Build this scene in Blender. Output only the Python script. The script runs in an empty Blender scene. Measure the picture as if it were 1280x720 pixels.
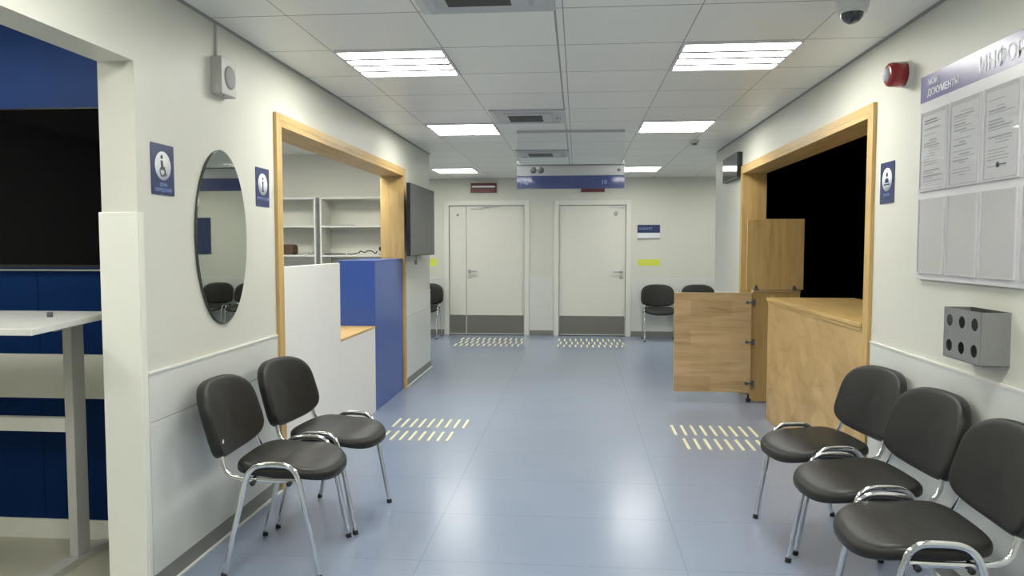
import bpy, math, random
from mathutils import Vector, Matrix
random.seed(7)
PI = math.pi
scene = bpy.context.scene
COL = scene.collection

# ------------------------------------------------------------ materials
def newmat(name):
    m = bpy.data.materials.new(name); m.use_nodes = True
    nt = m.node_tree; b = nt.nodes['Principled BSDF']
    return m, nt, b

def mat(name, col, rough=0.5, metal=0.0, spec=0.5, noise=0.0, nscale=8.0, bump=0.0, coat=0.0):
    m, nt, b = newmat(name)
    b.inputs['Base Color'].default_value = (*col, 1)
    b.inputs['Roughness'].default_value = rough
    b.inputs['Metallic'].default_value = metal
    b.inputs['Specular IOR Level'].default_value = spec
    if coat: b.inputs['Coat Weight'].default_value = coat; b.inputs['Coat Roughness'].default_value = 0.08
    tc = nt.nodes.new('ShaderNodeTexCoord')
    n = nt.nodes.new('ShaderNodeTexNoise'); n.inputs['Scale'].default_value = nscale
    n.inputs['Detail'].default_value = 3
    nt.links.new(tc.outputs['Object'], n.inputs['Vector'])
    r = nt.nodes.new('ShaderNodeMixRGB'); r.blend_type = 'MIX'
    k = max(noise, 0.01)
    r.inputs[1].default_value = (*[max(0, c*(1-k)) for c in col], 1)
    r.inputs[2].default_value = (*[min(1, c*(1+k)) for c in col], 1)
    nt.links.new(n.outputs['Fac'], r.inputs[0]); nt.links.new(r.outputs[0], b.inputs['Base Color'])
    if bump:
        bp = nt.nodes.new('ShaderNodeBump'); bp.inputs['Strength'].default_value = bump
        bp.inputs['Distance'].default_value = 0.002
        n2 = nt.nodes.new('ShaderNodeTexNoise'); n2.inputs['Scale'].default_value = 220
        nt.links.new(tc.outputs['Object'], n2.inputs['Vector'])
        nt.links.new(n2.outputs['Fac'], bp.inputs['Height']); nt.links.new(bp.outputs[0], b.inputs['Normal'])
    return m

def math_node(nt, op, a, b=None, c=None):
    n = nt.nodes.new('ShaderNodeMath'); n.operation = op
    for i, v in enumerate((a, b, c)):
        if v is None: continue
        if isinstance(v, (int, float)): n.inputs[i].default_value = v
        else: nt.links.new(v, n.inputs[i])
    return n.outputs[0]

def line_mask(nt, co, off, pitch, half):
    """1 on lines at off + k*pitch, half-width half"""
    t = math_node(nt, 'SUBTRACT', co, off - pitch/2)
    t = math_node(nt, 'FLOORED_MODULO', t, pitch)
    t = math_node(nt, 'SUBTRACT', t, pitch/2)
    t = math_node(nt, 'ABSOLUTE', t)
    return math_node(nt, 'LESS_THAN', t, half)

def make_ceiling_mat():
    m, nt, b = newmat('ceiling_tiles')
    tc = nt.nodes.new('ShaderNodeTexCoord'); s = nt.nodes.new('ShaderNodeSeparateXYZ')
    nt.links.new(tc.outputs['Object'], s.inputs[0])
    X, Y = s.outputs[0], s.outputs[1]
    left = math_node(nt, 'LESS_THAN', X, -0.085)
    Xs = math_node(nt, 'MULTIPLY_ADD', left, 0.04, X)
    lx = line_mask(nt, Xs, 0.550, 0.622, 0.0026)
    ly = line_mask(nt, Y, 4.045, 0.62, 0.0040)
    band = math_node(nt, 'LESS_THAN', math_node(nt, 'ABSOLUTE', math_node(nt, 'ADD', X, 0.107)), 0.003)
    lines = math_node(nt, 'MAXIMUM', math_node(nt, 'MAXIMUM', lx, ly), band)
    # per tile tone
    fx = math_node(nt, 'FLOOR', math_node(nt, 'DIVIDE', math_node(nt, 'SUBTRACT', Xs, 0.550), 0.622))
    fy = math_node(nt, 'FLOOR', math_node(nt, 'DIVIDE', math_node(nt, 'SUBTRACT', Y, 4.045), 0.62))
    cb = nt.nodes.new('ShaderNodeCombineXYZ'); nt.links.new(fx, cb.inputs[0]); nt.links.new(fy, cb.inputs[1])
    wn = nt.nodes.new('ShaderNodeTexWhiteNoise'); nt.links.new(cb.outputs[0], wn.inputs['Vector'])
    mx = nt.nodes.new('ShaderNodeMixRGB')
    mx.inputs[1].default_value = (0.88, 0.885, 0.82, 1); mx.inputs[2].default_value = (0.92, 0.925, 0.86, 1)
    nt.links.new(wn.outputs['Value'], mx.inputs[0])
    m2 = nt.nodes.new('ShaderNodeMixRGB'); m2.inputs[2].default_value = (0.30, 0.31, 0.29, 1)
    nt.links.new(lines, m2.inputs[0]); nt.links.new(mx.outputs[0], m2.inputs[1])
    nt.links.new(m2.outputs[0], b.inputs['Base Color'])
    b.inputs['Roughness'].default_value = 0.34; b.inputs['Metallic'].default_value = 0.0
    # slight tilt of every tile
    bump = nt.nodes.new('ShaderNodeBump'); bump.inputs['Strength'].default_value = 0.6; bump.inputs['Distance'].default_value = 0.004
    inv = math_node(nt, 'SUBTRACT', 1.0, lines); nt.links.new(inv, bump.inputs['Height'])
    nt.links.new(bump.outputs[0], b.inputs['Normal'])
    return m

def make_floor_mat():
    m, nt, b = newmat('blue_floor')
    tc = nt.nodes.new('ShaderNodeTexCoord'); s = nt.nodes.new('ShaderNodeSeparateXYZ')
    nt.links.new(tc.outputs['Object'], s.inputs[0])
    X, Y = s.outputs[0], s.outputs[1]
    lx = line_mask(nt, X, -0.71, 1.2, 0.003)
    ly = line_mask(nt, Y, 3.28, 0.6, 0.0028)
    lines = math_node(nt, 'MAXIMUM', lx, ly)
    n = nt.nodes.new('ShaderNodeTexNoise'); n.inputs['Scale'].default_value = 1.6; n.inputs['Detail'].default_value = 5
    nt.links.new(tc.outputs['Object'], n.inputs['Vector'])
    mx = nt.nodes.new('ShaderNodeMixRGB')
    mx.inputs[1].default_value = FLOOR_A; mx.inputs[2].default_value = FLOOR_B
    nt.links.new(n.outputs['Fac'], mx.inputs[0])
    m2 = nt.nodes.new('ShaderNodeMixRGB'); m2.inputs[2].default_value = (0.10, 0.14, 0.22, 1)
    f = math_node(nt, 'MULTIPLY', lines, 0.30)
    nt.links.new(f, m2.inputs[0]); nt.links.new(mx.outputs[0], m2.inputs[1])
    nt.links.new(m2.outputs[0], b.inputs['Base Color'])
    b.inputs['Roughness'].default_value = 0.225
    b.inputs['Specular IOR Level'].default_value = 0.55
    bump = nt.nodes.new('ShaderNodeBump'); bump.inputs['Strength'].default_value = 0.2; bump.inputs['Distance'].default_value = 0.001
    inv = math_node(nt, 'SUBTRACT', 1.0, lines); nt.links.new(inv, bump.inputs['Height'])
    n2 = nt.nodes.new('ShaderNodeTexNoise'); n2.inputs['Scale'].default_value = 14; n2.inputs['Detail'].default_value = 2
    nt.links.new(tc.outputs['Object'], n2.inputs['Vector'])
    b2 = nt.nodes.new('ShaderNodeBump'); b2.inputs['Strength'].default_value = 0.05; b2.inputs['Distance'].default_value = 0.01
    nt.links.new(n2.outputs['Fac'], b2.inputs['Height']); nt.links.new(bump.outputs[0], b2.inputs['Normal'])
    nt.links.new(b2.outputs[0], b.inputs['Normal'])
    return m

def make_wood(name, scale, rot=(0, 0, 0), a=(0.50, 0.32, 0.110), c=(0.68, 0.465, 0.185), patch=False):
    """grain runs along the local axis whose scale is small"""
    m, nt, b = newmat(name)
    tc = nt.nodes.new('ShaderNodeTexCoord'); mp = nt.nodes.new('ShaderNodeMapping')
    mp.inputs['Scale'].default_value = scale; mp.inputs['Rotation'].default_value = rot
    nt.links.new(tc.outputs['Object'], mp.inputs[0])
    n = nt.nodes.new('ShaderNodeTexNoise'); n.inputs['Scale'].default_value = 1.0; n.inputs['Detail'].default_value = 6
    n.inputs['Roughness'].default_value = 0.6; n.inputs['Distortion'].default_value = 0.6
    nt.links.new(mp.outputs[0], n.inputs['Vector'])
    cr = nt.nodes.new('ShaderNodeValToRGB')
    e = cr.color_ramp.elements
    e[0].position = 0.30; e[0].color = (*a, 1); e[1].position = 0.68; e[1].color = (*c, 1)
    k = cr.color_ramp.elements.new(0.48); k.color = (*[(x*0.35+y*0.65) for x, y in zip(a, c)], 1)
    nt.links.new(n.outputs['Fac'], cr.inputs[0])
    out = cr.outputs[0]
    if patch:
        v = nt.nodes.new('ShaderNodeTexBrick'); mp2 = nt.nodes.new('ShaderNodeMapping')
        mp2.inputs['Rotation'].default_value = patch
        mp2.inputs['Scale'].default_value = (1, 1, 1)
        nt.links.new(tc.outputs['Object'], mp2.inputs[0]); nt.links.new(mp2.outputs[0], v.inputs[0])
        v.inputs['Color1'].default_value = (0.72, 0.70, 0.66, 1); v.inputs['Color2'].default_value = (1, 1, 1, 1)
        v.inputs['Mortar'].default_value = (0.9, 0.9, 0.88, 1); v.inputs['Scale'].default_value = 3.0
        v.inputs['Mortar Size'].default_value = 0.002; v.inputs['Brick Width'].default_value = 1.1; v.inputs['Row Height'].default_value = 0.42
        mm = nt.nodes.new('ShaderNodeMixRGB'); mm.blend_type = 'MULTIPLY'; mm.inputs[0].default_value = 0.75
        nt.links.new(out, mm.inputs[1]); nt.links.new(v.outputs[0], mm.inputs[2]); out = mm.outputs[0]
    nt.links.new(out, b.inputs['Base Color'])
    b.inputs['Roughness'].default_value = 0.45
    return m

def emit(name, col, s):
    m, nt, b = newmat(name)
    b.inputs['Base Color'].default_value = (*col, 1)
    b.inputs['Emission Color'].default_value = (*col, 1)
    b.inputs['Emission Strength'].default_value = s
    return m

FLOOR_A = (0.262, 0.318, 0.430, 1); FLOOR_B = (0.302, 0.354, 0.468, 1)
LIGHT = 26.0
M = {}
M['wall'] = mat('cream_wall_paint', (0.72, 0.718, 0.635), 0.45, noise=0.015, nscale=2.0, spec=0.35)
M['panel'] = mat('white_wall_panel', (0.74, 0.755, 0.71), 0.30, noise=0.015, nscale=2.0, spec=0.45)
M['trim'] = mat('white_trim', (0.86, 0.86, 0.80), 0.35)
M['base'] = mat('grey_baseboard', (0.23, 0.235, 0.22), 0.5)
M['white'] = mat('white_laminate', (0.88, 0.87, 0.83), 0.35)
M['door'] = mat('white_door', (0.80, 0.79, 0.71), 0.35)
M['doorframe'] = mat('white_door_frame', (0.80, 0.80, 0.73), 0.4)
M['kick'] = mat('kick_plate_grey', (0.20, 0.20, 0.175), 0.45, metal=0.2)
M['bluewall'] = mat('blue_wall', (0.034, 0.088, 0.31), 0.5, spec=0.2)
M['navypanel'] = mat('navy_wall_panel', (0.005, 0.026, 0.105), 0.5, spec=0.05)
M['bluelam'] = mat('blue_laminate', (0.050, 0.108, 0.38), 0.3)
M['sign'] = mat('sign_blue', (0.040, 0.055, 0.145), 0.25)
M['signwhite'] = mat('sign_white', (0.82, 0.84, 0.88), 0.4)
M['signpale'] = mat('sign_pale_blue', (0.22, 0.28, 0.52), 0.4)
M['black'] = mat('black_plastic', (0.015, 0.015, 0.016), 0.35)
M['screen'] = mat('black_screen_glass', (0.002, 0.002, 0.003), 0.05, spec=0.16)
M['screengrey'] = mat('matt_screen', (0.055, 0.060, 0.060), 0.30)
M['void'] = mat('painted_room_darkness', (0.0015, 0.0015, 0.0015), 0.95, spec=0.0)  # darkness of the unlit office put into the colour
M['leather'] = mat('black_leatherette', (0.0165, 0.016, 0.014), 0.40, noise=0.2, nscale=40, bump=0.2, spec=0.38)
M['chrome'] = mat('chrome', (0.80, 0.81, 0.82), 0.10, metal=1.0)
M['steel'] = mat('brushed_steel', (0.55, 0.56, 0.56), 0.30, metal=0.9, noise=0.05, nscale=60)
M['boxgrey'] = mat('grey_painted_metal', (0.30, 0.305, 0.30), 0.38, metal=0.35, noise=0.08, nscale=30)
M['rubber'] = mat('black_rubber', (0.02, 0.02, 0.02), 0.7)
M['plastic'] = mat('white_plastic', (0.70, 0.71, 0.67), 0.4)
M['grille'] = mat('grey_grille', (0.33, 0.34, 0.33), 0.6)
M['speakergrey'] = mat('light_grey_plastic', (0.50, 0.50, 0.46), 0.45)
M['red'] = mat('red_plastic', (0.33, 0.008, 0.012), 0.25, coat=0.5)
M['darkred'] = mat('dark_red_plastic', (0.13, 0.008, 0.014), 0.4)
M['yellow'] = mat('yellow_sticker', (0.74, 0.80, 0.10), 0.5)
M['tactile'] = mat('pale_yellow_strip', (0.86, 0.83, 0.58), 0.5)
M['beigefloor'] = mat('beige_floor', (0.50, 0.485, 0.39), 0.35, noise=0.06, nscale=3)
M['desk'] = mat('pale_desk_top', (0.76, 0.76, 0.72), 0.35)
M['deskmetal'] = mat('pale_grey_powder_coat', (0.50, 0.50, 0.48), 0.4)
M['paper'] = mat('white_paper', (0.62, 0.62, 0.62), 0.6)
M['pocket'] = mat('frosted_pocket', (0.60, 0.585, 0.59), 0.16, spec=0.7)
M['boardwhite'] = mat('board_white', (0.70, 0.69, 0.70), 0.3)
M['lilac'] = mat('lilac_header', (0.22, 0.20, 0.37), 0.25)
M['ink'] = mat('grey_ink', (0.36, 0.37, 0.38), 0.7)
M['inkdark'] = mat('dark_ink', (0.10, 0.11, 0.12), 0.7)
M['shelf'] = mat('white_shelf_board', (0.72, 0.72, 0.66), 0.4)
M['brown'] = mat('brown_cloth', (0.10, 0.06, 0.04), 0.8, noise=0.2)
M['smoked'] = mat('smoked_dome', (0.02, 0.03, 0.03), 0.08, coat=1.0)
M['diffuser'] = mat('diffuser_white_metal', (0.55, 0.57, 0.57), 0.35)
M['slot'] = mat('dark_slot', (0.05, 0.05, 0.045), 0.6)
M['reflector'] = mat('white_reflector', (0.85, 0.85, 0.85), 0.3)
M['lamp'] = emit('lit_fluorescent', (1.0, 0.995, 0.93), LIGHT)
M['mirror'] = mat('mirror_silver', (0.66, 0.69, 0.63), 0.015, metal=1.0)
M['mirroredge'] = mat('mirror_dark_edge', (0.05, 0.055, 0.045), 0.3)
M['ceil'] = make_ceiling_mat()
M['floor'] = make_floor_mat()
M['wood'] = make_wood('oak_vertical_grain', (26, 26, 2.2))
M['woodh'] = make_wood('oak_horizontal_grain', (1.6, 20, 16), a=(0.50, 0.33, 0.145), c=(0.76, 0.55, 0.29), patch=(PI/2, 0, 0))
M['woody'] = make_wood('oak_grain_along_wall', (22, 1.8, 22))
M['woodc'] = make_wood('oak_patchwork', (9, 3.0, 9), rot=(0.7, 0, 0), a=(0.53, 0.345, 0.140), c=(0.72, 0.49, 0.22), patch=(0.6, PI/2, 0.0))

def make_glass(name='tinted_acrylic', tint=(0.94, 0.955, 0.965), edge=0.7):
    m = bpy.data.materials.new(name); m.use_nodes = True
    nt = m.node_tree; nt.nodes.clear()
    o = nt.nodes.new('ShaderNodeOutputMaterial'); g = nt.nodes.new('ShaderNodeBsdfGlossy'); t = nt.nodes.new('ShaderNodeBsdfTransparent')
    g.inputs['Roughness'].default_value = 0.02; g.inputs['Color'].default_value = (0.9, 0.95, 1, 1)
    t.inputs['Color'].default_value = (*tint, 1)
    lw = nt.nodes.new('ShaderNodeLayerWeight'); lw.inputs['Blend'].default_value = 0.5
    pw = math_node(nt, 'POWER', lw.outputs['Facing'], 4.0)
    fac = math_node(nt, 'MULTIPLY_ADD', pw, edge, 0.025)
    mx = nt.nodes.new('ShaderNodeMixShader')
    nt.links.new(fac, mx.inputs[0]); nt.links.new(t.outputs[0], mx.inputs[1]); nt.links.new(g.outputs[0], mx.inputs[2])
    nt.links.new(mx.outputs[0], o.inputs[0])
    return m
M['acrylic'] = make_glass()
M['cover'] = make_glass('clear_cover_film', (0.995, 0.993, 0.993), 0.25)

# ------------------------------------------------------------ mesh helpers
class MB:
    def __init__(s): s.v = []; s.f = []; s.sm = []
    def add(s, vs, fs, smooth=False):
        o = len(s.v); s.v += [tuple(v) for v in vs]
        for f in fs: s.f.append([i+o for i in f]); s.sm.append(smooth)
        return s
    def box(s, x0, x1, y0, y1, z0, z1):
        x0, x1 = sorted((x0, x1)); y0, y1 = sorted((y0, y1)); z0, z1 = sorted((z0, z1))
        v = [(x0,y0,z0),(x1,y0,z0),(x1,y1,z0),(x0,y1,z0),(x0,y0,z1),(x1,y0,z1),(x1,y1,z1),(x0,y1,z1)]
        return s.add(v, [(0,3,2,1),(4,5,6,7),(0,1,5,4),(1,2,6,5),(2,3,7,6),(3,0,4,7)])
    def prism(s, pts, y0, y1, axis='y'):
        """polygon (a,b): axis y -> (x,z) swept in y; axis z -> (x,y) swept in z; axis x -> (y,z)"""
        area = sum(pts[i][0]*pts[(i+1) % len(pts)][1]-pts[(i+1) % len(pts)][0]*pts[i][1] for i in range(len(pts)))
        if area < 0: pts = pts[::-1]
        n = len(pts)
        def P(p, t): return {'y': (p[0], t, p[1]), 'z': (p[0], p[1], t), 'x': (t, p[0], p[1])}[axis]
        v = [P(p, y0) for p in pts] + [P(p, y1) for p in pts]
        fs = [list(range(n)), list(range(2*n-1, n-1, -1))]
        for i in range(n): j = (i+1) % n; fs.append((i, i+n, j+n, j))
        return s.add(v, fs)
    def cyl(s, p0, p1, r, seg=20, r1=None, smooth=True):
        p0 = Vector(p0); p1 = Vector(p1); r1 = r if r1 is None else r1
        d = (p1-p0).normalized(); a = d.orthogonal().normalized(); b = d.cross(a)
        v = []
        for p, rr in ((p0, r), (p1, r1)):
            for i in range(seg):
                t = 2*PI*i/seg; v.append(p + (a*math.cos(t)+b*math.sin(t))*rr)
        s.add(v, [(i, (i+1) % seg, (i+1) % seg+seg, i+seg) for i in range(seg)], smooth)
        s.add(v[:seg], [list(range(seg-1, -1, -1))]); s.add(v[seg:], [list(range(seg))])
        return s
    def tube(s, pts, ra, rb=None, up=None, seg=10):
        """sweep an ellipse; rb is the half width along 'up', ra across it"""
        rb = ra if rb is None else rb
        pts = [Vector(p) for p in pts]; n = len(pts); v = []
        prev = None
        for i, p in enumerate(pts):
            d = (pts[min(i+1, n-1)]-pts[max(i-1, 0)]).normalized()
            if up is not None:
                b = Vector(up); b = (b-d*b.dot(d)).normalized()
            else:
                b = d.orthogonal().normalized() if prev is None else (prev-d*prev.dot(d)).normalized()
            prev = b; a = d.cross(b)
            for k in range(seg):
                t = 2*PI*k/seg; v.append(p+a*math.cos(t)*ra+b*math.sin(t)*rb)
        fs = []
        for i in range(n-1):
            for k in range(seg):
                fs.append((i*seg+k, i*seg+(k+1) % seg, (i+1)*seg+(k+1) % seg, (i+1)*seg+k))
        s.add(v, fs, True)
        s.add(v[:seg], [list(range(seg-1, -1, -1))]); s.add(v[-seg:], [list(range(seg))])
        return s
    def lathe(s, prof, center=(0, 0, 0), axis='z', seg=32):
        """prof list of (r, h)"""
        v = []; n = len(prof); c = Vector(center)
        for r, h in prof:
            for k in range(seg):
                t = 2*PI*k/seg; x, y = r*math.cos(t), r*math.sin(t)
                q = {'z': (x, y, h), 'y': (x, h, y), 'x': (h, x, y)}[axis]
                v.append(c+Vector(q))
        s.add(v, [(i*seg+k, i*seg+(k+1) % seg, (i+1)*seg+(k+1) % seg, (i+1)*seg+k) for i in range(n-1) for k in range(seg)], True)
        if prof[0][0] > 1e-5: s.add(v[:seg], [list(range(seg-1, -1, -1))])
        if prof[-1][0] > 1e-5: s.add(v[-seg:], [list(range(seg))])
        return s
    def mesh(s, name):
        me = bpy.data.meshes.new(name); me.from_pydata(s.v, [], s.f); me.update()
        me.polygons.foreach_set('use_smooth', s.sm)
        import bmesh
        bm = bmesh.new(); bm.from_mesh(me); bmesh.ops.recalc_face_normals(bm, faces=bm.faces); bm.to_mesh(me); bm.free()
        return me
    def build(s, name, m, parent=None, bevel=0.0, loc=None, rot=None):
        me = s.mesh(name); me.materials.append(m)
        o = bpy.data.objects.new(name, me); COL.objects.link(o)
        if parent: o.parent = parent
        if loc: o.location = loc
        if rot: o.rotation_euler = rot
        if bevel:
            bv = o.modifiers.new('bevel', 'BEVEL'); bv.width = bevel; bv.segments = 2; bv.limit_method = 'ANGLE'; bv.angle_limit = math.radians(40)
        return o

def tag(o, label=None, cat=None, group=None, kind=None):
    if label: o['label'] = label
    if cat: o['category'] = cat
    if group: o['group'] = group
    if kind: o['kind'] = kind
    return o
def thing(name, label, cat, loc=(0, 0, 0), rz=0.0, group=None):
    o = bpy.data.objects.new(name, None); COL.objects.link(o)
    o.location = loc; o.rotation_euler = (0, 0, rz); o.empty_display_size = 0.1
    return tag(o, label, cat, group)
def structure(o): o['kind'] = 'structure'; return o
def copy_tree(o, parent=None):
    c = o.copy(); COL.objects.link(c)
    if parent: c.parent = parent
    for ch in [x for x in bpy.data.objects if x.parent == o]: copy_tree(ch, c)
    return c
def text(name, s, size, m, parent, x, z, y=-0.004, align='LEFT', sx=1.0, depth=0.0006):
    cu = bpy.data.curves.new(name, 'FONT'); cu.body = s; cu.size = size; cu.align_x = align; cu.extrude = depth
    cu.resolution_u = 3; cu.offset = size*0.012
    t = bpy.data.objects.new('tmp', cu); COL.objects.link(t)
    dg = bpy.context.evaluated_depsgraph_get()
    me = bpy.data.meshes.new_from_object(t.evaluated_get(dg))
    bpy.data.objects.remove(t); me.materials.clear(); me.materials.append(m)
    R = Matrix.Translation((x, y, z)) @ Matrix.Rotation(PI/2, 4, 'X') @ Matrix.Diagonal((sx, 1, 1, 1))
    me.transform(R)
    o = bpy.data.objects.new(name, me); COL.objects.link(o); o.parent = parent
    return o
def arc(cx, cz, r, a0, a1, n=6):
    return [(cx+r*math.cos(a0+(a1-a0)*i/n), cz+r*math.sin(a0+(a1-a0)*i/n)) for i in range(n+1)]
def roundrect(x0, x1, z0, z1, r, n=6):
    return (arc(x1-r, z1-r, r, 0, PI/2, n)+arc(x0+r, z1-r, r, PI/2, PI, n)
            + arc(x0+r, z0+r, r, PI, 1.5*PI, n)+arc(x1-r, z0+r, r, 1.5*PI, 2*PI, n))

LW, RW, HB = PI/2, -PI/2, 0.0       # facing of things on the left, right and back wall
XL, XR, YB, ZC = -1.74, 1.59, 11.85, 2.51

# ------------------------------------------------------------ the setting
structure(MB().box(-5, 4, -3.2, 12.1, -0.08, 0).build('floor', M['floor']))
structure(MB().box(-5, XL, -3.0, 3.38, 0.0, 0.004).build('floor', M['beigefloor']))
structure(MB().box(-5.1, 4.1, -3.2, 12.1, ZC, ZC+0.08).build('ceiling', M['ceil']))
w = MB()
w.box(-1.89, XL, 2.82, 4.20, 0, ZC).box(-1.89, XL, 4.20, 7.34, 2.17, ZC).box(-1.89, XL, 7.34, 8.67, 0, ZC)
w.box(-1.89, XL, -0.6, 2.82, 2.165, ZC).box(-1.89, XL, -3.1, -0.6, 0, ZC)
structure(w.build('wall_left', M['wall']))
w = MB().box(XR, 1.75, -3.1, 4.22, 0, ZC).box(XR, 1.75, 4.22, 7.37, 2.17, ZC).box(XR, 1.75, 7.37, 8.70, 0, ZC)
structure(w.build('wall_right', M['wall']))
D1 = (-2.06, -0.845); D2 = (-0.295, 0.76); DZ = 2.08
w = MB().box(-5, D1[0], YB, 12.05, 0, ZC).box(D1[1], D2[0], YB, 12.05, 0, ZC).box(D2[1], 4, YB, 12.05, 0, ZC)
w.box(D1[0], D1[1], YB, 12.05, DZ, ZC).box(D2[0], D2[1], YB, 12.05, DZ, ZC)
w.box(D1[0], D1[1], 11.95, 12.05, 0, DZ).box(D2[0], D2[1], 11.95, 12.05, 0, DZ)
structure(w.build('wall_back', M['wall']))
structure(MB().box(-4.88, -1.8901, 8.55, 8.67, 0, ZC).build('wall_left_return', M['wall']))
structure(MB().box(XR, 4, 8.70, 8.82, 0, ZC).build('wall_right_return', M['wall']))
structure(MB().box(-5, -4.88, 3.38, 12.05, 0, ZC).build('wall_far_left', M['wall']))
structure(MB().box(3.9, 4.0, 8.82, YB, 0, ZC).build('wall_far_right', M['wall']))
structure(MB().box(-5, 1.75, -3.2, -3.1, 0, ZC).build('wall_rear', M['wall']))
structure(MB().box(-5, -4.9, -3.1, 3.38, 0, ZC).build('wall_alcove_side', M['wall']))
structure(MB().box(-4.88, -1.89, 3.38, 3.50, 0, ZC).build('wall_alcove_back', M['bluewall']))
# unlit office behind the right service opening, its darkness painted into the near-black surfaces
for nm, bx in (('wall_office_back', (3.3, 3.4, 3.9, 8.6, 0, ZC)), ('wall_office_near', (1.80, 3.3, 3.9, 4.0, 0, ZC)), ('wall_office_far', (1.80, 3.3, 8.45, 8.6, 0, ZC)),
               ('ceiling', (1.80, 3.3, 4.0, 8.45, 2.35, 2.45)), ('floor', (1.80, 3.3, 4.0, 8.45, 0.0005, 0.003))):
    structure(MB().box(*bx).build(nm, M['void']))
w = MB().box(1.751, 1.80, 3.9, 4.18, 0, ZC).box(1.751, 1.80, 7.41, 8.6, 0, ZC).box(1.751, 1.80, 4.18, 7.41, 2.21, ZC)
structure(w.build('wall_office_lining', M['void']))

# wainscot panels, strips, baseboards
def wains(name_no, side, y0, y1):
    x = XL if side == 'l' else XR; s = 1 if side == 'l' else -1
    p = MB().box(x, x+s*0.006, y0, y1, 0.075, 0.712).box(x, x+s*0.006, y0, y1, 0.717, 0.915)
    structure(p.build('trim_%d' % name_no, M['panel']))
    structure(MB().box(x, x+s*0.010, y0, y1, 0.915, 0.924).build('trim_%d' % (name_no+1), M['trim']))
    structure(MB().box(x, x+s*0.009, y0, y1, 0.006, 0.078).build('baseboard_left' if side == 'l' else 'baseboard_right', M['base']))
    structure(MB().box(x, x+s*0.022, y0, y1, 0.0, 0.006).build('trim_%d' % (name_no+2), M['trim']))
wains(1, 'l', 2.855, 4.165); wains(4, 'l', 7.375, 8.67); wains(7, 'r', -3, 4.165); wains(10, 'r', 7.415, 8.70)
for i, (a, b) in enumerate(((-4.8, D1[0]-0.085), (D1[1]+0.085, D2[0]-0.085), (D2[1]+0.085, 3.9))):
    structure(MB().box(a, b, YB-0.009, YB, 0.0, 0.085).build('baseboard_back', M['base']))
    structure(MB().box(a, b, YB-0.006, YB, 0.085, 0.915).build('trim_%d' % (13+2*i), M['panel']))
    structure(MB().box(a, b, YB-0.009, YB, 0.915, 0.922).build('trim_%d' % (14+2*i), M['trim']))
# corner guard on the end of the left wall
g = MB().box(-1.897, -1.733, 2.808, 2.8199, 0.005, 1.573).box(-1.7399, -1.731, 2.8199, 2.848, 0.005, 1.573).box(-1.899, -1.8901, 2.8199, 2.86, 0.005, 1.573)
structure(g.build('trim_20', mat('cream_corner_guard', (0.86, 0.86, 0.78), 0.3), bevel=0.003))
# bumper rail and skirting on the blue wall
structure(MB().box(-4.88, -1.892, 3.362, 3.38, 0.70, 0.915).build('trim_21', M['trim'], bevel=0.003))
structure(MB().box(-4.88, -1.892, 3.365, 3.38, 0.004, 0.10).build('baseboard_alcove', M['trim']))
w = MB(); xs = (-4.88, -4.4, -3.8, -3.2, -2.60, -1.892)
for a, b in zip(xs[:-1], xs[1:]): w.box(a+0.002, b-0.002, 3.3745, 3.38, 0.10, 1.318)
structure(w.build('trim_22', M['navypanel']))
structure(MB().box(-4.88, -1.892, 3.370, 3.38, 1.3185, 1.326).build('trim_23', M['trim']))
# ceiling edge profiles
structure(MB().box(XL, XL+0.018, -3, 8.67, ZC-0.006, ZC).build('trim_24', M['grille']))
structure(MB().box(XR-0.018, XR, -3, 8.70, ZC-0.006, ZC).build('trim_25', M['grille']))

# ------------------------------------------------------------ doors in the back wall
def handle(parent, x, z, dirn):
    h = MB().lathe([(0.0, -0.012), (0.026, -0.012), (0.026, 0.0)], (x, 11.865-0.0, z), 'y', 20)
    h.tube([(x, 11.86, z), (x, 11.815, z), (x+0.012*dirn, 11.805, z), (x+0.125*dirn, 11.805, z)], 0.0125)
    h.build('door_handle', M['steel'], parent)
    MB().lathe([(0.0, -0.012), (0.024, -0.012), (0.024, 0.0)], (x, 11.865, z-0.09), 'y', 20).build('lock_escutcheon', M['steel'], parent)
def door_frame(parent, x0, x1):
    f = MB().box(x0-0.08, x0, YB-0.022, YB+0.05, 0, DZ+0.08).box(x1, x1+0.08, YB-0.022, YB+0.05, 0, DZ+0.08).box(x0, x1, YB-0.022, YB+0.05, DZ, DZ+0.08)
    f.build('door_frame', M['doorframe'], parent, bevel=0.004)
d = thing('door_1', None, None); structure(d)
door_frame(d, D1[0], D1[1])
MB().box(D1[0]+0.004, -1.785, 11.865, 11.91, 0.012, DZ-0.004).build('side_leaf', M['door'], d, bevel=0.002)
MB().box(-1.779, D1[1]-0.004, 11.865, 11.91, 0.012, DZ-0.004).build('main_leaf', M['door'], d, bevel=0.002)
MB().box(D1[0]+0.01, -1.790, 11.861, 11.8648, 0.03, 0.32).build('kick_plate', M['kick'], d)
MB().box(-1.772, D1[1]-0.012, 11.861, 11.8648, 0.03, 0.32).build('kick_plate', M['kick'], d)
handle(d, -1.73, 1.03, 1)
MB().box(-1.70, -1.50, 11.83, 11.8648, 2.025, 2.07).tube([(-1.52, 11.84, 2.05), (-1.36, 11.80, 2.06), (-1.23, 11.85, 2.072)], 0.008).build('door_closer', M['plastic'], d)
MB().lathe([(0, -0.006), (0.018, -0.006), (0.018, 0)], (-1.92, 11.865, 1.93), 'y', 20).build('round_badge', M['grille'], d)
d = thing('door_2', None, None); structure(d)
door_frame(d, D2[0], D2[1])
MB().box(D2[0]+0.004, D2[1]-0.004, 11.865, 11.91, 0.012, DZ-0.004).build('main_leaf', M['door'], d, bevel=0.002)
MB().box(D2[0]+0.012, D2[1]-0.012, 11.861, 11.8648, 0.03, 0.32).build('kick_plate', M['kick'], d)
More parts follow.
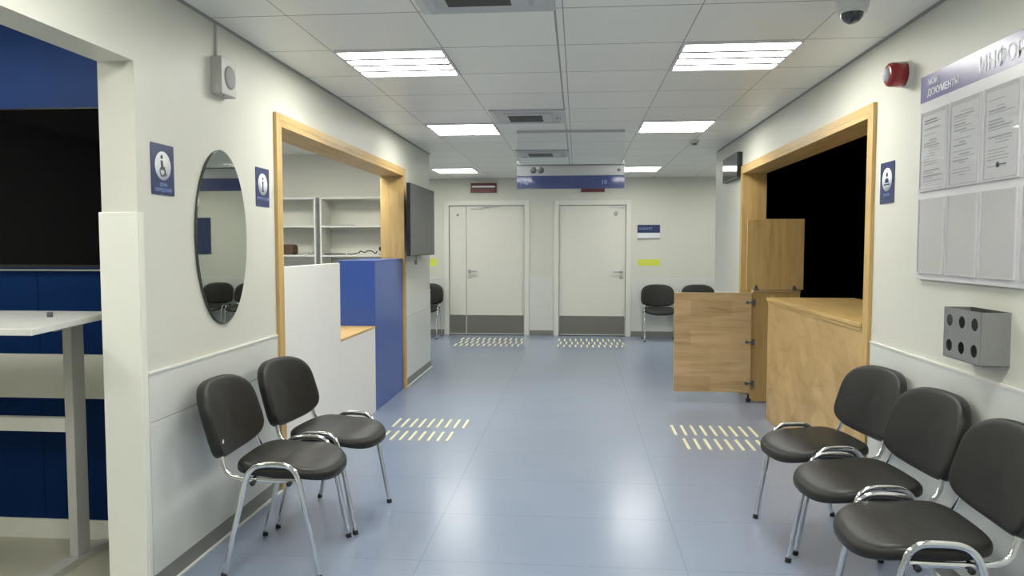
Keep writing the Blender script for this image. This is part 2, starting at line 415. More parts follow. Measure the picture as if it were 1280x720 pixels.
handle(d, 0.69, 1.03, -1)
MB().box(0.50, 0.68, 11.84, 11.8648, 2.035, 2.07).tube([(0.66, 11.85, 2.05), (0.72, 11.80, 2.04), (0.735, 11.81, 2.075)], 0.008).build('door_closer', M['plastic'], d)
MB().lathe([(0, -0.006), (0.034, -0.006), (0.034, 0)], (0.60, 11.865, 1.945), 'y', 20).build('round_badge', M['speakergrey'], d)

# ------------------------------------------------------------ wooden frames of the two service openings
def opening_frame(name, label, side, y0, y1, zt):
    t = thing(name, label, 'frame')
    if side == 'l': xa, xb, xc = XL+0.020, -1.96, XL+0.0005
    else: xa, xb, xc = XR-0.020, 1.80, XR-0.0005
    s = 1 if side == 'l' else -1
    T = 0.03; W = 0.075
    MB().box(xb, xa, y0+W-T, y0+W, 0.0, zt-W+T).build('side_jamb', M['wood'], t, bevel=0.001)
    MB().box(xb, xa, y1-W, y1-W+T, 0.0, zt-W+T).build('side_jamb', M['wood'], t, bevel=0.001)
    MB().box(xb, xa, y0+W, y1-W, zt-W, zt-W+T).build('head_jamb', M['woody'], t, bevel=0.001)
    MB().box(xc, xa, y0, y0+W-T-0.0005, 0.0, zt).build('casing', M['wood'], t, bevel=0.001)
    MB().box(xc, xa, y1-W+T+0.0005, y1, 0.0, zt).build('casing', M['wood'], t, bevel=0.001)
    MB().box(xc, xa, y0+W-T, y1-W+T, zt-W+T+0.0005, zt).build('casing', M['woody'], t, bevel=0.001)
    return t
opening_frame('wooden_opening_frame', 'light oak frame around the reception opening with white counter, left wall', 'l', 4.165, 7.375, 2.205)
opening_frame('wooden_opening_frame', 'light oak frame around the black unlit opening in the right wall', 'r', 4.170, 7.410, 2.205)

# ------------------------------------------------------------ left counter
t = thing('reception_counter', 'white reception counter with high end and oak top inside the left opening', 'counter', (XL, 5.2, 0))
t.location = (0, 0, 0)
MB().box(-1.785, -1.741, 4.245, 5.335, 0.0, 1.312).build('high_panel', M['white'], t, bevel=0.002)
MB().box(-1.785, -1.741, 5.3355, 6.275, 0.0, 0.728).build('low_panel', M['white'], t, bevel=0.001)
MB().box(-2.45, -1.739, 5.3355, 6.275, 0.7285, 0.746).build('worktop', M['woody'], t, bevel=0.002)
MB().box(-2.45, -2.43, 5.34, 6.275, 0.0, 0.728).build('back_panel', M['white'], t)
t = thing('blue_cabinet', 'blue laminate cabinet block at far end of the white counter', 'cabinet')
MB().box(-2.062, -1.741, 6.282, 7.297, 0.004, 1.300).build('body', M['bluelam'], t, bevel=0.002)
MB().box(-2.064, -1.738, 6.279, 7.299, 1.3005, 1.312).build('top', M['bluelam'], t, bevel=0.002)

# shelving behind the reception
def shelf_unit(label, x0, x1, group):
    t = thing('shelving_unit', label, 'shelving', ((x0+x1)/2, 8.37, 0), 0, None)
    h = (x1-x0)/2; T = 0.02
    for sx in (-h, h-T): MB().box(sx, sx+T, -0.16, 0.165, 0, 1.985).build('side_panel', M['shelf'], t, bevel=0.001)
    MB().box(-h+T, h-T, 0.155, 0.165, 0, 1.985).build('back_panel', M['wall'], t)
    for z in (0.08, 0.36, 0.665, 0.98, 1.315, 1.645, 1.965):
        MB().box(-h+T, h-T, -0.16, 0.155, z, z+0.02).build('shelf', M['shelf'], t, bevel=0.001)
    return t
shelf_unit('empty white shelving unit seen at the left of the reception opening', -3.72, -2.955, None)
shelf_unit('white shelving unit with cables on its shelf, beside the oak jamb', -2.905, -2.10, None)
structure(MB().box(-2.952, -2.908, 8.26, 8.55, 0, 1.98).build('trim_30', M['base']))
def squiggle(n, x0, x1, y0, y1, z, amp, seed):
    rnd = random.Random(seed); pts = []
    for i in range(n):
        t = i/(n-1)
        pts.append((x0+(x1-x0)*t+rnd.uniform(-.02, .02), y0+(y1-y0)*rnd.random(), z+0.005+amp*rnd.random()**2))
    out = []
    for i in range(len(pts)-1):
        for k in range(4):
            u = k/4; a, b = Vector(pts[i]), Vector(pts[i+1]); out.append(a.lerp(b, u*u*(3-2*u)))
    return out
tag(MB().tube(squiggle(12, -2.61, -2.28, 8.24, 8.36, 1.336, 0.05, 3), 0.006, seg=6).build('cable', M['black']), 'tangled black cable lying on the shelf nearest the blue cabinet top', 'cable')
tag(MB().box(-2.87, -2.66, 8.24, 8.38, 1.3355, 1.350).build('document_tray', M['black'], bevel=0.003), 'flat black tray lying left of the tangled cable on the shelf', 'tray')
tag(MB().box(-2.86, -2.56, 8.26, 8.40, 1.6655, 1.677).build('folder', M['grille'], bevel=0.002), 'thin grey folder lying on the middle shelf of the right shelving unit', 'folder')
wc = thing('webcam', 'small black webcam standing on the shelf beside the oak jamb', 'camera', (-2.215, 8.27, 1.3355))
MB().box(-0.025, 0.025, -0.02, 0.02, 0, 0.008).cyl((0, 0, 0.008), (0, 0, 0.045), 0.006).build('stand', M['black'], wc)
MB().lathe([(0, -0.025), (0.022, -0.022), (0.028, -0.005), (0.028, 0.02), (0, 0.024)], (0, 0, 0.068), 'y', 20).build('camera_head', M['black'], wc)
b_ = MB().prism(roundrect(-3.37, -3.235, 1.3355, 1.455, 0.035), 8.25, 8.40).build('bag', M['brown'], bevel=0.006)
tag(b_, 'small brown bag on the left shelving unit next to the oak frame', 'bag')
sk = tag(MB().tube(squiggle(9, -3.13, -2.99, 8.23, 8.30, 1.336, 0.05, 9), 0.004, seg=6).build('cable', M['grille']), 'thin grey cable lying next to the small brown bag', 'cable')

# ------------------------------------------------------------ right counter, flap and wicket gate
t = thing('office_counter', 'oak counter with patchwork grain front inside the black opening', 'counter')
MB().box(1.571, 1.595, 4.247, 6.285, 0.0, 0.985).build('front_panel', M['woodc'], t, bevel=0.002)
MB().box(1.5955, 1.98, 6.262, 6.285, 0.0, 0.985).build('end_panel', M['wood'], t, bevel=0.002)
MB().box(1.560, 2.26, 4.247, 6.300, 0.9855, 1.012).build('worktop', M['woody'], t, bevel=0.003)
MB().box(1.565, 1.5705, 4.247, 6.285, 0.968, 0.9853).build('edge_strip', M['woody'], t)
t = thing('gate_side_panel', 'tall narrow oak panel standing below the raised flap beside the opening', 'panel')
MB().prism([(1.575, 0.05), (1.62, 0.006), (2.02, 0.006), (2.02, 1.012), (1.575, 1.012)], 6.955, 6.985).build('board', M['wood'], t, bevel=0.001)
MB().cyl((1.575, 6.96, 0.0), (1.575, 6.96, 0.03), 0.02).cyl((1.575, 6.96, 0.03), (1.575, 6.96, 0.07), 0.008).build('foot', M['rubber'], t)
MB().box(1.60, 2.02, 6.936, 7.02, 1.0125, 1.032).build('top_ledge', M['woodh'], t, bevel=0.002)
t = thing('counter_flap', 'square oak counter flap folded up vertically at far side of opening', 'flap', (1.535, 6.925, 1.040))
MB().box(0.0, 0.50, -0.012, 0.012, 0.0, 0.640).build('board', M['wood'], t, bevel=0.002)
for x in (0.085, 0.42):
    MB().lathe([(0, -0.018), (0.012, -0.018), (0.015, -0.0125), (0.015, -0.012)], (x, 0, 0.026), 'y', 16).box(x-0.022, x+0.022, -0.017, -0.0125, -0.004, 0.012).build('hinge', M['inkdark'], t)
t = thing('wicket_gate', 'low oak gate swung open into the corridor, facing the viewer', 'gate', (1.590, 6.925, 0.100))
MB().box(-0.700, -0.008, -0.012, 0.012, 0.0, 0.910).build('board', M['woodh'], t, bevel=0.002)
MB().box(-0.700, -0.008, -0.0135, 0.0135, -0.004, 0.030).build('edge_band', M['woodh'], t, bevel=0.001)
for z in (0.08, 0.46, 0.825):
    MB().lathe([(0, -0.020), (0.013, -0.020), (0.016, -0.0125), (0.016, -0.012)], (-0.045, 0, z), 'y', 16).cyl((-0.045, -0.018, z), (-0.002, -0.018, z), 0.006).box(-0.006, 0.022, -0.024, -0.0125, z-0.025, z+0.025).build('hinge', M['inkdark'], t)

# ------------------------------------------------------------ ceiling fittings
def ceiling_light(x0, x1, y0, y1, label):
    cx, cy = (x0+x1)/2, (y0+y1)/2; hx, hy = (x1-x0)/2, (y1-y0)/2
    t = thing('ceiling_light', label, 'ceiling light', (cx, cy, ZC), 0, 'square ceiling lights')
    f = MB()
    f.box(-hx, hx, -hy, -hy+0.012, -0.012, -0.0005).box(-hx, hx, hy-0.012, hy, -0.012, -0.0005)
    f.box(-hx, -hx+0.012, -hy+0.012, hy-0.012, -0.012, -0.0005).box(hx-0.012, hx, -hy+0.012, hy-0.012, -0.012, -0.0005)
    f.build('frame', M['reflector'], t)
    MB().box(-hx+0.012, hx-0.012, -hy+0.012, hy-0.012, -0.003, -0.0005).build('reflector', M['reflector'], t)
    n = 4; p = (2*hy-0.03)/n
    for i in range(n):
        a = -hy+0.015+p*i
        if i: MB().prism([(a-0.017, -0.0035), (a-0.020, -0.014), (a+0.020, -0.014), (a+0.017, -0.0035)], -hx+0.014, hx-0.014, 'x').build('louvre', M['grille'], t)
        MB().prism([(a+0.020, -0.0035), (a+0.024, -0.010), (a+p-0.024, -0.010), (a+p-0.020, -0.0035)], -hx+0.016, hx-0.016, 'x').build('lamp_strip', M['lamp'], t)
    return t
LX, RX = (-1.34, -0.735), (0.555, 1.172)
R0, P = 4.045, 0.62
ceiling_light(LX[0], LX[1], R0+.006, R0+P-.006, 'square ceiling light at front left, nearest to the wall speaker')
ceiling_light(RX[0], RX[1], R0+.006, R0+P-.006, 'square ceiling light at front right with four bright bands, nearest the dome camera')
ceiling_light(LX[0], LX[1], R0+4*P+.006, R0+5*P-.006, 'square ceiling light in the middle of the left row')
ceiling_light(RX[0], RX[1], R0+4*P+.006, R0+5*P-.006, 'square ceiling light in the middle of the right row')
ceiling_light(-2.03, -1.44, R0+10*P+.006, R0+11*P-.006, 'small far ceiling light at left, before the double door')
ceiling_light(0.52, 1.13, R0+10*P+.006, R0+11*P-.006, 'farthest ceiling light at right, partly behind the hanging sign')
for k, wd_ in ((-4, 'nearest behind'), (-8, 'farthest behind')):
    ceiling_light(LX[0], LX[1], R0+k*P+.006, R0+(k+1)*P-.006, 'square ceiling light of the left row, %s the viewer' % wd_)
    ceiling_light(RX[0], RX[1], R0+k*P+.006, R0+(k+1)*P-.006, 'square ceiling light of the right row, %s the viewer' % wd_)
ceiling_light(-3.7, -3.1, 4.6, 5.2, 'nearer ceiling light inside the reception room')
ceiling_light(-3.7, -3.1, 6.6, 7.2, 'farther ceiling light inside the reception room')
ceiling_light(-2.55, -1.98, 4.6, 5.2, 'nearer unseen fill light added over the reception room beside the opening')  # added out of sight to brighten the reception shelves
ceiling_light(-2.55, -1.98, 6.6, 7.2, 'farther unseen fill light added over the reception room beside the opening')  # second unseen extra, also there to brighten the reception room
ceiling_light(-3.3, -2.7, 1.75, 2.35, 'ceiling light over the space left of the corridor')
ceiling_light(-3.3, -2.7, 0.20, 0.80, 'unseen rear fill light added over the space left of the corridor')  # added out of view to lift the lower alcove and its floor
ceiling_light(2.5, 3.1, 10.25, 10.85, 'unseen fill light added to the far hall behind the right wall')  # added behind the wall end to brighten the back wall
ceiling_light(-3.8, -3.2, 10.25, 10.85, 'unseen fill light added to the far hall behind the left wall')  # unseen counterpart on the left, added for a brighter back wall

def air_diffuser(cx, cy, h, label):
    t = thing('ceiling_air_diffuser', label, 'air vent', (cx, cy, ZC), 0, 'square air diffusers in the ceiling')
    f = MB(); a = h
    ring = [(a, -0.0005), (a, -0.010), (a-0.045, -0.022), (a-0.075, -0.012)]
    for i in range(4):
        pass
    # stepped square rings
    def sq(b, b2, z, z2):
        v = [(-b, -b, z), (b, -b, z), (b, b, z), (-b, b, z), (-b2, -b2, z2), (b2, -b2, z2), (b2, b2, z2), (-b2, b2, z2)]
        f.add(v, [(i, (i+1) % 4, (i+1) % 4+4, i+4) for i in range(4)])
    sq(a, a, -0.0005, -0.009); sq(a, a-0.04, -0.009, -0.020); sq(a-0.04, a-0.07, -0.020, -0.006); sq(a-0.07, a-0.085, -0.006, -0.006)
    f.build('frame', M['diffuser'], t)
    MB().box(-a+0.08, a-0.08, -a+0.08, a-0.08, -0.004, -0.0005).build('inner_ring', M['diffuser'], t)
    MB().box(-a+0.11, a-0.11, -a+0.11, a-0.11, -0.018, -0.006).build('centre_plate', M['diffuser'], t, bevel=0.004)
    MB().box(-0.165, 0.115, -0.125, 0.175, -0.0195, -0.0182).build('intake_grille', M['slot'], t)
    g = MB()
    for k in range(3): g.box(a-0.06+0.018*k-0.02, a-0.056+0.018*k-0.02, -0.05, 0.05, -0.0225, -0.0205)
    g.build('louvre', M['slot'], t)
    return t
air_diffuser(-0.4075, R0+3.5*P, 0.302, 'square air diffuser with dark slot between the middle ceiling lights')
air_diffuser(-0.4075, R0+7.5*P, 0.302, 'distant square air diffuser seen through the clear sign panel')
air_diffuser(-0.4075, 3.135, 0.302, 'large air diffuser cut by the top edge of the photo')

# dome camera and smoke detector
t = thing('dome_camera', 'white dome security camera with black glass on the ceiling at right', 'security camera', (1.175, 3.385, ZC))
MB().lathe([(0.070, 0.0), (0.070, -0.020), (0.067, -0.045), (0.060, -0.060), (0.0, -0.060)]).build('housing', M['plastic'], t)
MB().lathe([(0.060, -0.0602), (0.061, -0.068), (0.048, -0.071)]).build('collar', M['plastic'], t)
MB().lathe([(0.048, -0.0712), (0.044, -0.088), (0.032, -0.103), (0.017, -0.112), (0.0, -0.114)]).build('glass_dome', M['smoked'], t)
t = thing('smoke_detector', 'small round white smoke detector beyond the middle right ceiling light', 'smoke detector', (1.185, 7.81, ZC))
MB().lathe([(0.05, -0.0005), (0.05, -0.012), (0.044, -0.022), (0.0, -0.022)]).build('base', M['plastic'], t)
MB().lathe([(0.03, -0.0222), (0.026, -0.042), (0.0, -0.044)]).build('sensor_cap', M['grille'], t)

# hanging sign
t = thing('hanging_sign', 'clear panel sign hanging from ceiling with grey and blue bands', 'sign', (-0.07, 7.0, 0))
MB().box(-0.500, 0.500, -0.003, 0.003, 2.192, ZC-0.02).build('clear_panel', M['acrylic'], t)
MB().box(-0.500, 0.500, -0.004, 0.004, 2.0925, 2.1915).build('grey_band', mat('sign_grey_glass', (0.34, 0.36, 0.37), 0.06, spec=0.6), t)
MB().box(-0.500, 0.500, -0.004, 0.004, 1.970, 2.092).build('blue_band', mat('sign_blue_glass', (0.038, 0.055, 0.155), 0.05, spec=0.6), t)
MB().box(-0.502, 0.502, -0.008, 0.008, 2.186, 2.1955).build('top_rail', M['inkdark'], t)
MB().box(-0.5, 0.5, -0.008, 0.008, ZC-0.02, ZC-0.0005).build('ceiling_rail', M['diffuser'], t)
for x in (-0.345, -0.275):
    MB().lathe([(0, -0.0052), (0.030, -0.0052), (0.030, -0.0042)], (x, 0, 2.143), 'y', 24).build('round_symbol', M['inkdark'], t)
MB().lathe([(0, -0.0052), (0.016, -0.0052), (0.016, -0.0042)], (0.45, 0, 2.143), 'y', 20).build('round_symbol', M['inkdark'], t)
text('lettering', '7-8', 0.062, M['signpale'], t, -0.475, 2.010, -0.0048)
text('lettering', '10', 0.055, M['signpale'], t, 0.285, 2.012, -0.0048)

# ------------------------------------------------------------ things on the left wall
def pictogram(t, kind):
    m = M['sign']
    k = 0.0045
    if kind == 'i':
        MB().lathe([(0, -k-.001), (0.0075, -k-.001), (0.0075, -k)], (0, 0, 0.048), 'y', 16).box(-0.006, 0.006, -k-.001, -k, -0.018, 0.032).box(-0.012, 0.006, -k-.001, -k, 0.026, 0.032).box(-0.014, 0.014, -k-.001, -k, -0.024, -0.018).build('pictogram', m, t)
    elif kind == 'seated':
        g = MB().lathe([(0, -k-.001), (0.009, -k-.001), (0.009, -k)], (-0.010, 0, 0.052), 'y', 16)
        g.prism([(-0.019, 0.038), (-0.003, 0.038), (0.001, 0.014), (0.012, 0.010), (0.024, -0.022), (0.016, -0.026), (0.006, -0.002), (-0.016, -0.002)], -k-.001, -k)
        for i in range(10):
            a0, a1 = math.radians(130+24*i), math.radians(130+24*(i+1)); c, r0, r1 = (-0.006, -0.008), 0.016, 0.022
            g.prism([(c[0]+r0*math.cos(a0), c[1]+r0*math.sin(a0)), (c[0]+r1*math.cos(a0), c[1]+r1*math.sin(a0)), (c[0]+r1*math.cos(a1), c[1]+r1*math.sin(a1)), (c[0]+r0*math.cos(a1), c[1]+r0*math.sin(a1))], -k-.001, -k)
        g.build('pictogram', M['inkdark'], t)
    else:
        g = MB().lathe([(0, -k-.001), (0.012, -k-.001), (0.012, -k)], (0, 0, 0.042), 'y', 16)
        g.prism(arc(0, 0.0, 0.024, 0, PI, 10), -k-.001, -k).box(-0.034, 0.034, -k-.001, -k, -0.012, -0.006)
        g.build('pictogram', m, t)
def plaque(label, x, y, z, rz, kind, words):
    t = thing('wall_sign', label, 'sign', (x, y, z), rz)
    MB().prism(roundrect(-0.086, 0.086, -0.106, 0.106, 0.004, 3), -0.0035, -0.0003).build('plate', M['sign'], t)
    MB().lathe([(0, -0.0044), (0.060, -0.0044), (0.060, -0.0036)], (0, 0, 0.016), 'y', 40).build('white_disc', M['signwhite'], t)
    pictogram(t, kind)
    zz = -0.070
    for w_ in words:
        text('lettering', w_, 0.021, M['signpale'], t, 0.0, zz, -0.0042, 'CENTER'); zz -= 0.022
    return t
plaque('blue wall sign with seated person pictogram, left of the oval mirror', XL, 3.005, 1.758, LW, 'seated', ['ЗОНА', 'ОЖИДАНИЯ'])
plaque('blue wall sign with letter i, right of the oval mirror', XL, 4.000, 1.761, LW, 'i', ['ИНФОРМАЦИЯ'])
plaque('blue wall sign with bust pictogram between black opening and notice board', XR, 4.008, 1.763, RW, 'bust', ['ПРИЁМ'])

t = thing('oval_mirror', 'tall oval wall mirror between the two blue signs', 'mirror', (XL, 3.512, 1.479), LW)
def ell(a, b, n=72): return [(a*math.cos(2*PI*i/n), b*math.sin(2*PI*i/n)) for i in range(n)]
MB().prism(ell(0.258, 0.424), -0.010, -0.0003).build('backing', M['mirroredge'], t)
MB().prism(ell(0.2535, 0.4195), -0.0125, -0.0102).build('mirror_glass', M['mirror'], t)

t = thing('wall_speaker', 'small grey wall speaker with round grille near the ceiling', 'speaker', (XL, 3.517, 2.252), LW)
MB().box(-0.075, 0.075, -0.055, -0.0005, -0.088, 0.088).build('housing', M['speakergrey'], t, bevel=0.004)
MB().lathe([(0, -0.060), (0.045, -0.0605), (0.055, -0.058), (0.056, -0.0555)], (0.008, 0, 0.0), 'y', 36).build('round_grille', M['grille'], t)
MB().box(-0.035, -0.023, -0.012, -0.0005, 0.0885, 0.250).build('cable_duct', M['speakergrey'], t)
MB().cyl((-0.03, -0.045, -0.0885), (-0.03, -0.045, -0.096), 0.008).build('knob', M['grille'], t)

t = thing('wall_television', 'wall television with grey screen on the left wall after the opening', 'television', (-1.60, 7.64, 1.69), LW)
MB().prism(roundrect(-0.60, 0.60, -0.352, 0.352, 0.006, 3), 0.0, 0.035).build('case', M['black'], t)
MB().box(-0.592, 0.592, -0.0022, -0.0002, -0.336, 0.344).build('screen', M['screengrey'], t)
MB().box(-0.22, 0.22, 0.0355, 0.06, -0.15, 0.15).box(-0.1, 0.1, 0.06, 0.1385, -0.1, 0.1).build('wall_bracket', M['black'], t)
MB().tube([(0.10, 0.10, -0.353), (0.11, 0.10, -0.40), (0.10, 0.10, -0.42), (0.06, 0.11, -0.40)], 0.006, seg=8).box(0.085, 0.125, 0.09, 0.115, -0.45, -0.41).build('hanging_cable', M['grille'], t)

# alcove television
t = thing('alcove_television', 'big black television on the blue alcove wall at left edge', 'television', (-2.90, 3.325, 1.70))
MB().prism(roundrect(-0.80, 0.80, -0.362, 0.385, 0.006, 3), 0.0, 0.035).build('case', M['black'], t)
MB().box(-0.792, 0.792, -0.0022, -0.0002, -0.350, 0.378).build('screen', M['screen'], t)
MB().box(-0.3, 0.3, 0.0352, 0.0545, -0.2, 0.2).build('wall_bracket', M['black'], t)

# standing desk
t = thing('standing_desk', 'white standing desk with pale metal legs below the alcove television', 'desk')
MB().prism([(-3.60, 2.46), (-1.925, 2.46), (-2.035, 3.00), (-2.060, 3.16), (-3.60, 3.16)], 1.120, 1.145, 'z').build('desk_top', M['desk'], t, bevel=0.003)
for x, nm in ((-2.262, 'leg'), (-3.50, 'leg')):
    l = MB().box(x-0.02, x+0.022, 3.10, 3.185, 0.036, 1.100).build(nm, M['deskmetal'], t, bevel=0.003)
    MB().prism([(2.62, 0.004), (3.345, 0.004), (3.345, 0.02), (3.20, 0.0355), (3.08, 0.0355), (2.62, 0.02)], x-0.032, x+0.032, 'x').build('foot', M['deskmetal'], l)
    MB().box(x-0.035, x+0.035, 2.60, 3.18, 1.1005, 1.1195).build('bracket', M['deskmetal'], l)
MB().box(-3.479, -2.283, 3.10, 3.135, 0.605, 0.668).build('cross_beam', M['desk'], t, bevel=0.002)
MB().box(-3.479, -2.299, 3.08, 3.14, 1.060, 1.119).build('upper_beam', M['deskmetal'], t, bevel=0.002)
MB().lathe([(0.0, 1.1455), (0.011, 1.1455), (0.011, 1.165), (0.0, 1.168)], (-2.17, 2.88, 0)).build('grommet', M['inkdark'], t)

# ------------------------------------------------------------ things on the right wall
t = thing('fire_alarm_beacon', 'round red fire alarm sounder high on the right wall', 'fire alarm', (XR, 3.800, 2.266), RW)
MB().lathe([(0, -0.022), (0.062, -0.022), (0.066, 0.0)], (0, 0, 0), 'y', 36).build('white_base', M['plastic'], t)
MB().lathe([(0.0, -0.100), (0.045, -0.100), (0.054, -0.094), (0.058, -0.080), (0.061, -0.0222), (0.0, -0.0222)], (0, 0, 0), 'y', 36).build('red_body', M['red'], t)
MB().lathe([(0.0, -0.122), (0.022, -0.118), (0.036, -0.1002), (0.0, -0.1002)], (0, 0, 0), 'y', 28).build('clear_lens', M['signwhite'], t)

t = thing('notice_board', 'long white notice board with lilac header and paper pockets', 'notice board', (XR, 3.612, 0), RW)
BW = 1.372
MB().box(0, BW, -0.022, -0.0005, 1.287, 2.207).build('board', M['boardwhite'], t, bevel=0.002)
MB().box(0.001, BW-0.001, -0.0228, -0.0222, 2.088, 2.206).build('header', M['lilac'], t)
text('header_lettering', 'ИНФОРМАЦИЯ', 0.088, M['signwhite'], t, 0.500, 2.112, -0.0236, sx=0.94)
text('logo_lettering', 'МОИ', 0.038, M['signwhite'], t, 0.070, 2.158, -0.0236)
text('logo_lettering', 'ДОКУМЕНТЫ', 0.042, M['signwhite'], t, 0.070, 2.110, -0.0236)
for r_, (z0, z1) in enumerate(((1.688, 2.040), (1.318, 1.650))):
    for c in range(5):
        x0 = 0.030+0.266*c
        pk = MB().box(x0, x0+0.232, -0.0262, -0.0224, z0, z1).build('paper_pocket', M['pocket'], t, bevel=0.001)
        e = MB().box(x0-0.003, x0, -0.030, -0.0224, z0, z1).box(x0+0.232, x0+0.235, -0.030, -0.0224, z0, z1).box(x0-0.003, x0+0.235, -0.030, -0.0224, z0-0.003, z0)
        e.build('pocket_rim', M['boardwhite'], pk)
        MB().box(x0+0.001, x0+0.231, -0.0295, -0.0288, z0, z1-0.004).build('clear_cover', M['cover'], pk)
        if r_ == 0:
            MB().box(x0+0.012, x0+0.220, -0.0268, -0.0264, z0+0.008, z1-0.02).build('sheet', M['paper'], pk)
            ln = MB(); rnd = random.Random(c+20); z = z1-0.05
            while z > z0+0.03:
                a = x0+0.03+(0.05 if rnd.random() < 0.2 else 0); b = x0+0.12+0.085*rnd.random()
                th = 0.0035 if rnd.random() < .8 else 0.007
                ln.box(a, b, -0.0273, -0.0269, z-th, z); z -= 0.012 if rnd.random() < 0.8 else 0.026
            ln.build('printed_lines', M['ink'], pk)
            if c == 0:
                for q in range(3): pass
                MB().box(x0+0.03, x0+0.15, -0.0277, -0.0274, z1-0.044, z1-0.039).box(x0+0.03, x0+0.15, -0.0277, -0.0274, z1-0.056, z1-0.052).build('printed_heading', M['inkdark'], pk)
            if c == 2:
                MB().lathe([(0, -0.0277), (0.011, -0.0277), (0.011, -0.0274)], (x0+0.10, 0, z0+0.055), 'y', 16).box(x0+0.09, x0+0.16, -0.0277, -0.0274, z0+0.053, z0+0.057).build('printed_seal', M['inkdark'], pk)

t = thing('metal_holder_box', 'grey metal wall box with six round holes under the notice board', 'box', (XR, 3.010, 1.093), RW)
def plate_with_holes(w, h, holes, r, y0, y1, seg=24):
    """rectangular plate in xz split in cells, each with one round hole"""
    mb = MB(); nx, nz = 3, 2; cw, ch = w/nx, h/nz
    for i in range(nx):
        for j in range(nz):
            cx = -w/2+cw*(i+.5); cz = -h/2+ch*(j+.5)
            inner = []; outer = []
            for k in range(seg):
                a = 2*PI*k/seg; dx, dz = math.cos(a), math.sin(a)
                inner.append((cx+r*dx, cz+r*dz))
                s_ = min((cw/2)/abs(dx) if abs(dx) > 1e-6 else 9, (ch/2)/abs(dz) if abs(dz) > 1e-6 else 9)
                outer.append((cx+dx*s_, cz+dz*s_))
            # exact corners
            for sx in (-1, 1):
                for sz in (-1, 1):
                    a = math.atan2(sz*ch/2, sx*cw/2) % (2*PI); k = round(a/(2*PI/seg)) % seg
                    outer[k] = (cx+sx*cw/2, cz+sz*ch/2)
            v = [(p[0], y0, p[1]) for p in inner]+[(p[0], y0, p[1]) for p in outer]+[(p[0], y1, p[1]) for p in inner]+[(p[0], y1, p[1]) for p in outer]
            fs = []
            for k in range(seg):
                n = (k+1) % seg
                fs += [(k, n, n+seg, k+seg), (k+2*seg, k+3*seg, n+3*seg, n+2*seg), (k, k+2*seg, n+2*seg, n)]
            mb.add(v, fs)
    return mb
W_, H_, DP = 0.280, 0.200, 0.105
plate_with_holes(W_, H_, None, 0.024, -DP, -DP+0.002).build('front_plate', M['boxgrey'], t)
MB().box(W_/2-0.002, W_/2, -DP, 0.0, -H_/2, H_/2).build('side_plate', M['boxgrey'], t)
MB().box(-W_/2, -W_/2+0.002, -DP, 0.0, -H_/2, H_/2).build('side_plate', M['boxgrey'], t)
MB().box(-W_/2, W_/2, -DP, 0.0, -H_/2, -H_/2+0.002).build('bottom_plate', M['boxgrey'], t)
MB().box(-W_/2+.002, W_/2-.002, -0.003, 0.0, -H_/2, H_/2).box(-W_/2+.004, W_/2-.004, -0.05, -0.046, -H_/2+.003, H_/2-0.01).build('back_plate', M['slot'], t)

t = thing('queue_display', 'small black number display on the right wall beyond the opening', 'display', (XR, 7.80, 2.225), RW)
MB().box(-0.35, 0.37, -0.05, 0.0, -0.125, 0.125).build('case', M['black'], t, bevel=0.004)
MB().box(-0.34, 0.36, -0.052, -0.0502, -0.115, 0.115).build('screen', mat('dark_grey_glass', (0.03, 0.035, 0.035), 0.08), t)

# ------------------------------------------------------------ things on the back wall
def exit_sign(label, x0, x1, z0, z1):
    t = thing('exit_light_box', label, 'sign', ((x0+x1)/2, YB, (z0+z1)/2), 0)
    a, h = (x1-x0)/2, (z1-z0)/2
    MB().box(-a, a, -0.05, 0.0, -h, h).build('case', M['darkred'], t, bevel=0.003)
    MB().box(-a+0.02, a-0.02, -0.0512, -0.0502, 0.004, h*0.42).build('white_band', M['signwhite'], t)
exit_sign('dark red box sign with white band above the double door', -1.70, -1.29, 2.285, 2.432)
exit_sign('dark red box sign above the right door, mostly behind the hanging sign', 0.05, 0.42, 2.285, 2.430)
t = thing('office_sign', 'blue and grey nameplate on the back wall beside the right door', 'sign', (1.112, YB, 1.652))
MB().box(-0.175, 0.175, -0.012, -0.0005, -0.012, 0.113).build('blue_plate', M['sign'], t)
MB().box(-0.175, 0.175, -0.012, -0.0005, -0.09, -0.0125).build('white_plate', M['signwhite'], t)
MB().box(-0.175, 0.175, -0.014, -0.0005, -0.113, -0.0905).build('bottom_rail', M['ink'], t)
text('lettering', 'КАБИНЕТ', 0.045, M['signpale'], t, -0.15, 0.04, -0.0135)
tag(MB().box(0.945, 1.29, YB-0.003, YB, 1.125, 1.225).build('yellow_sticker', M['yellow']), 'yellow sticker on the back wall below the blue nameplate', 'sticker')
tag(MB().box(-2.42, -2.26, YB-0.003, YB, 1.11, 1.23).build('yellow_sticker', M['yellow']), 'yellow sticker at the left of the double door, under the wall television', 'sticker')
t = thing('wall_poster', 'dark blue poster reflected in the oval mirror', 'poster', (2.76, YB, 1.60))
MB().box(-0.17, 0.17, -0.012, -0.0005, -0.30, 0.30).build('board', M['sign'], t)
MB().box(0.06, 0.13, -0.0135, -0.0122, -0.275, -0.255).build('small_print', M['signwhite'], t)

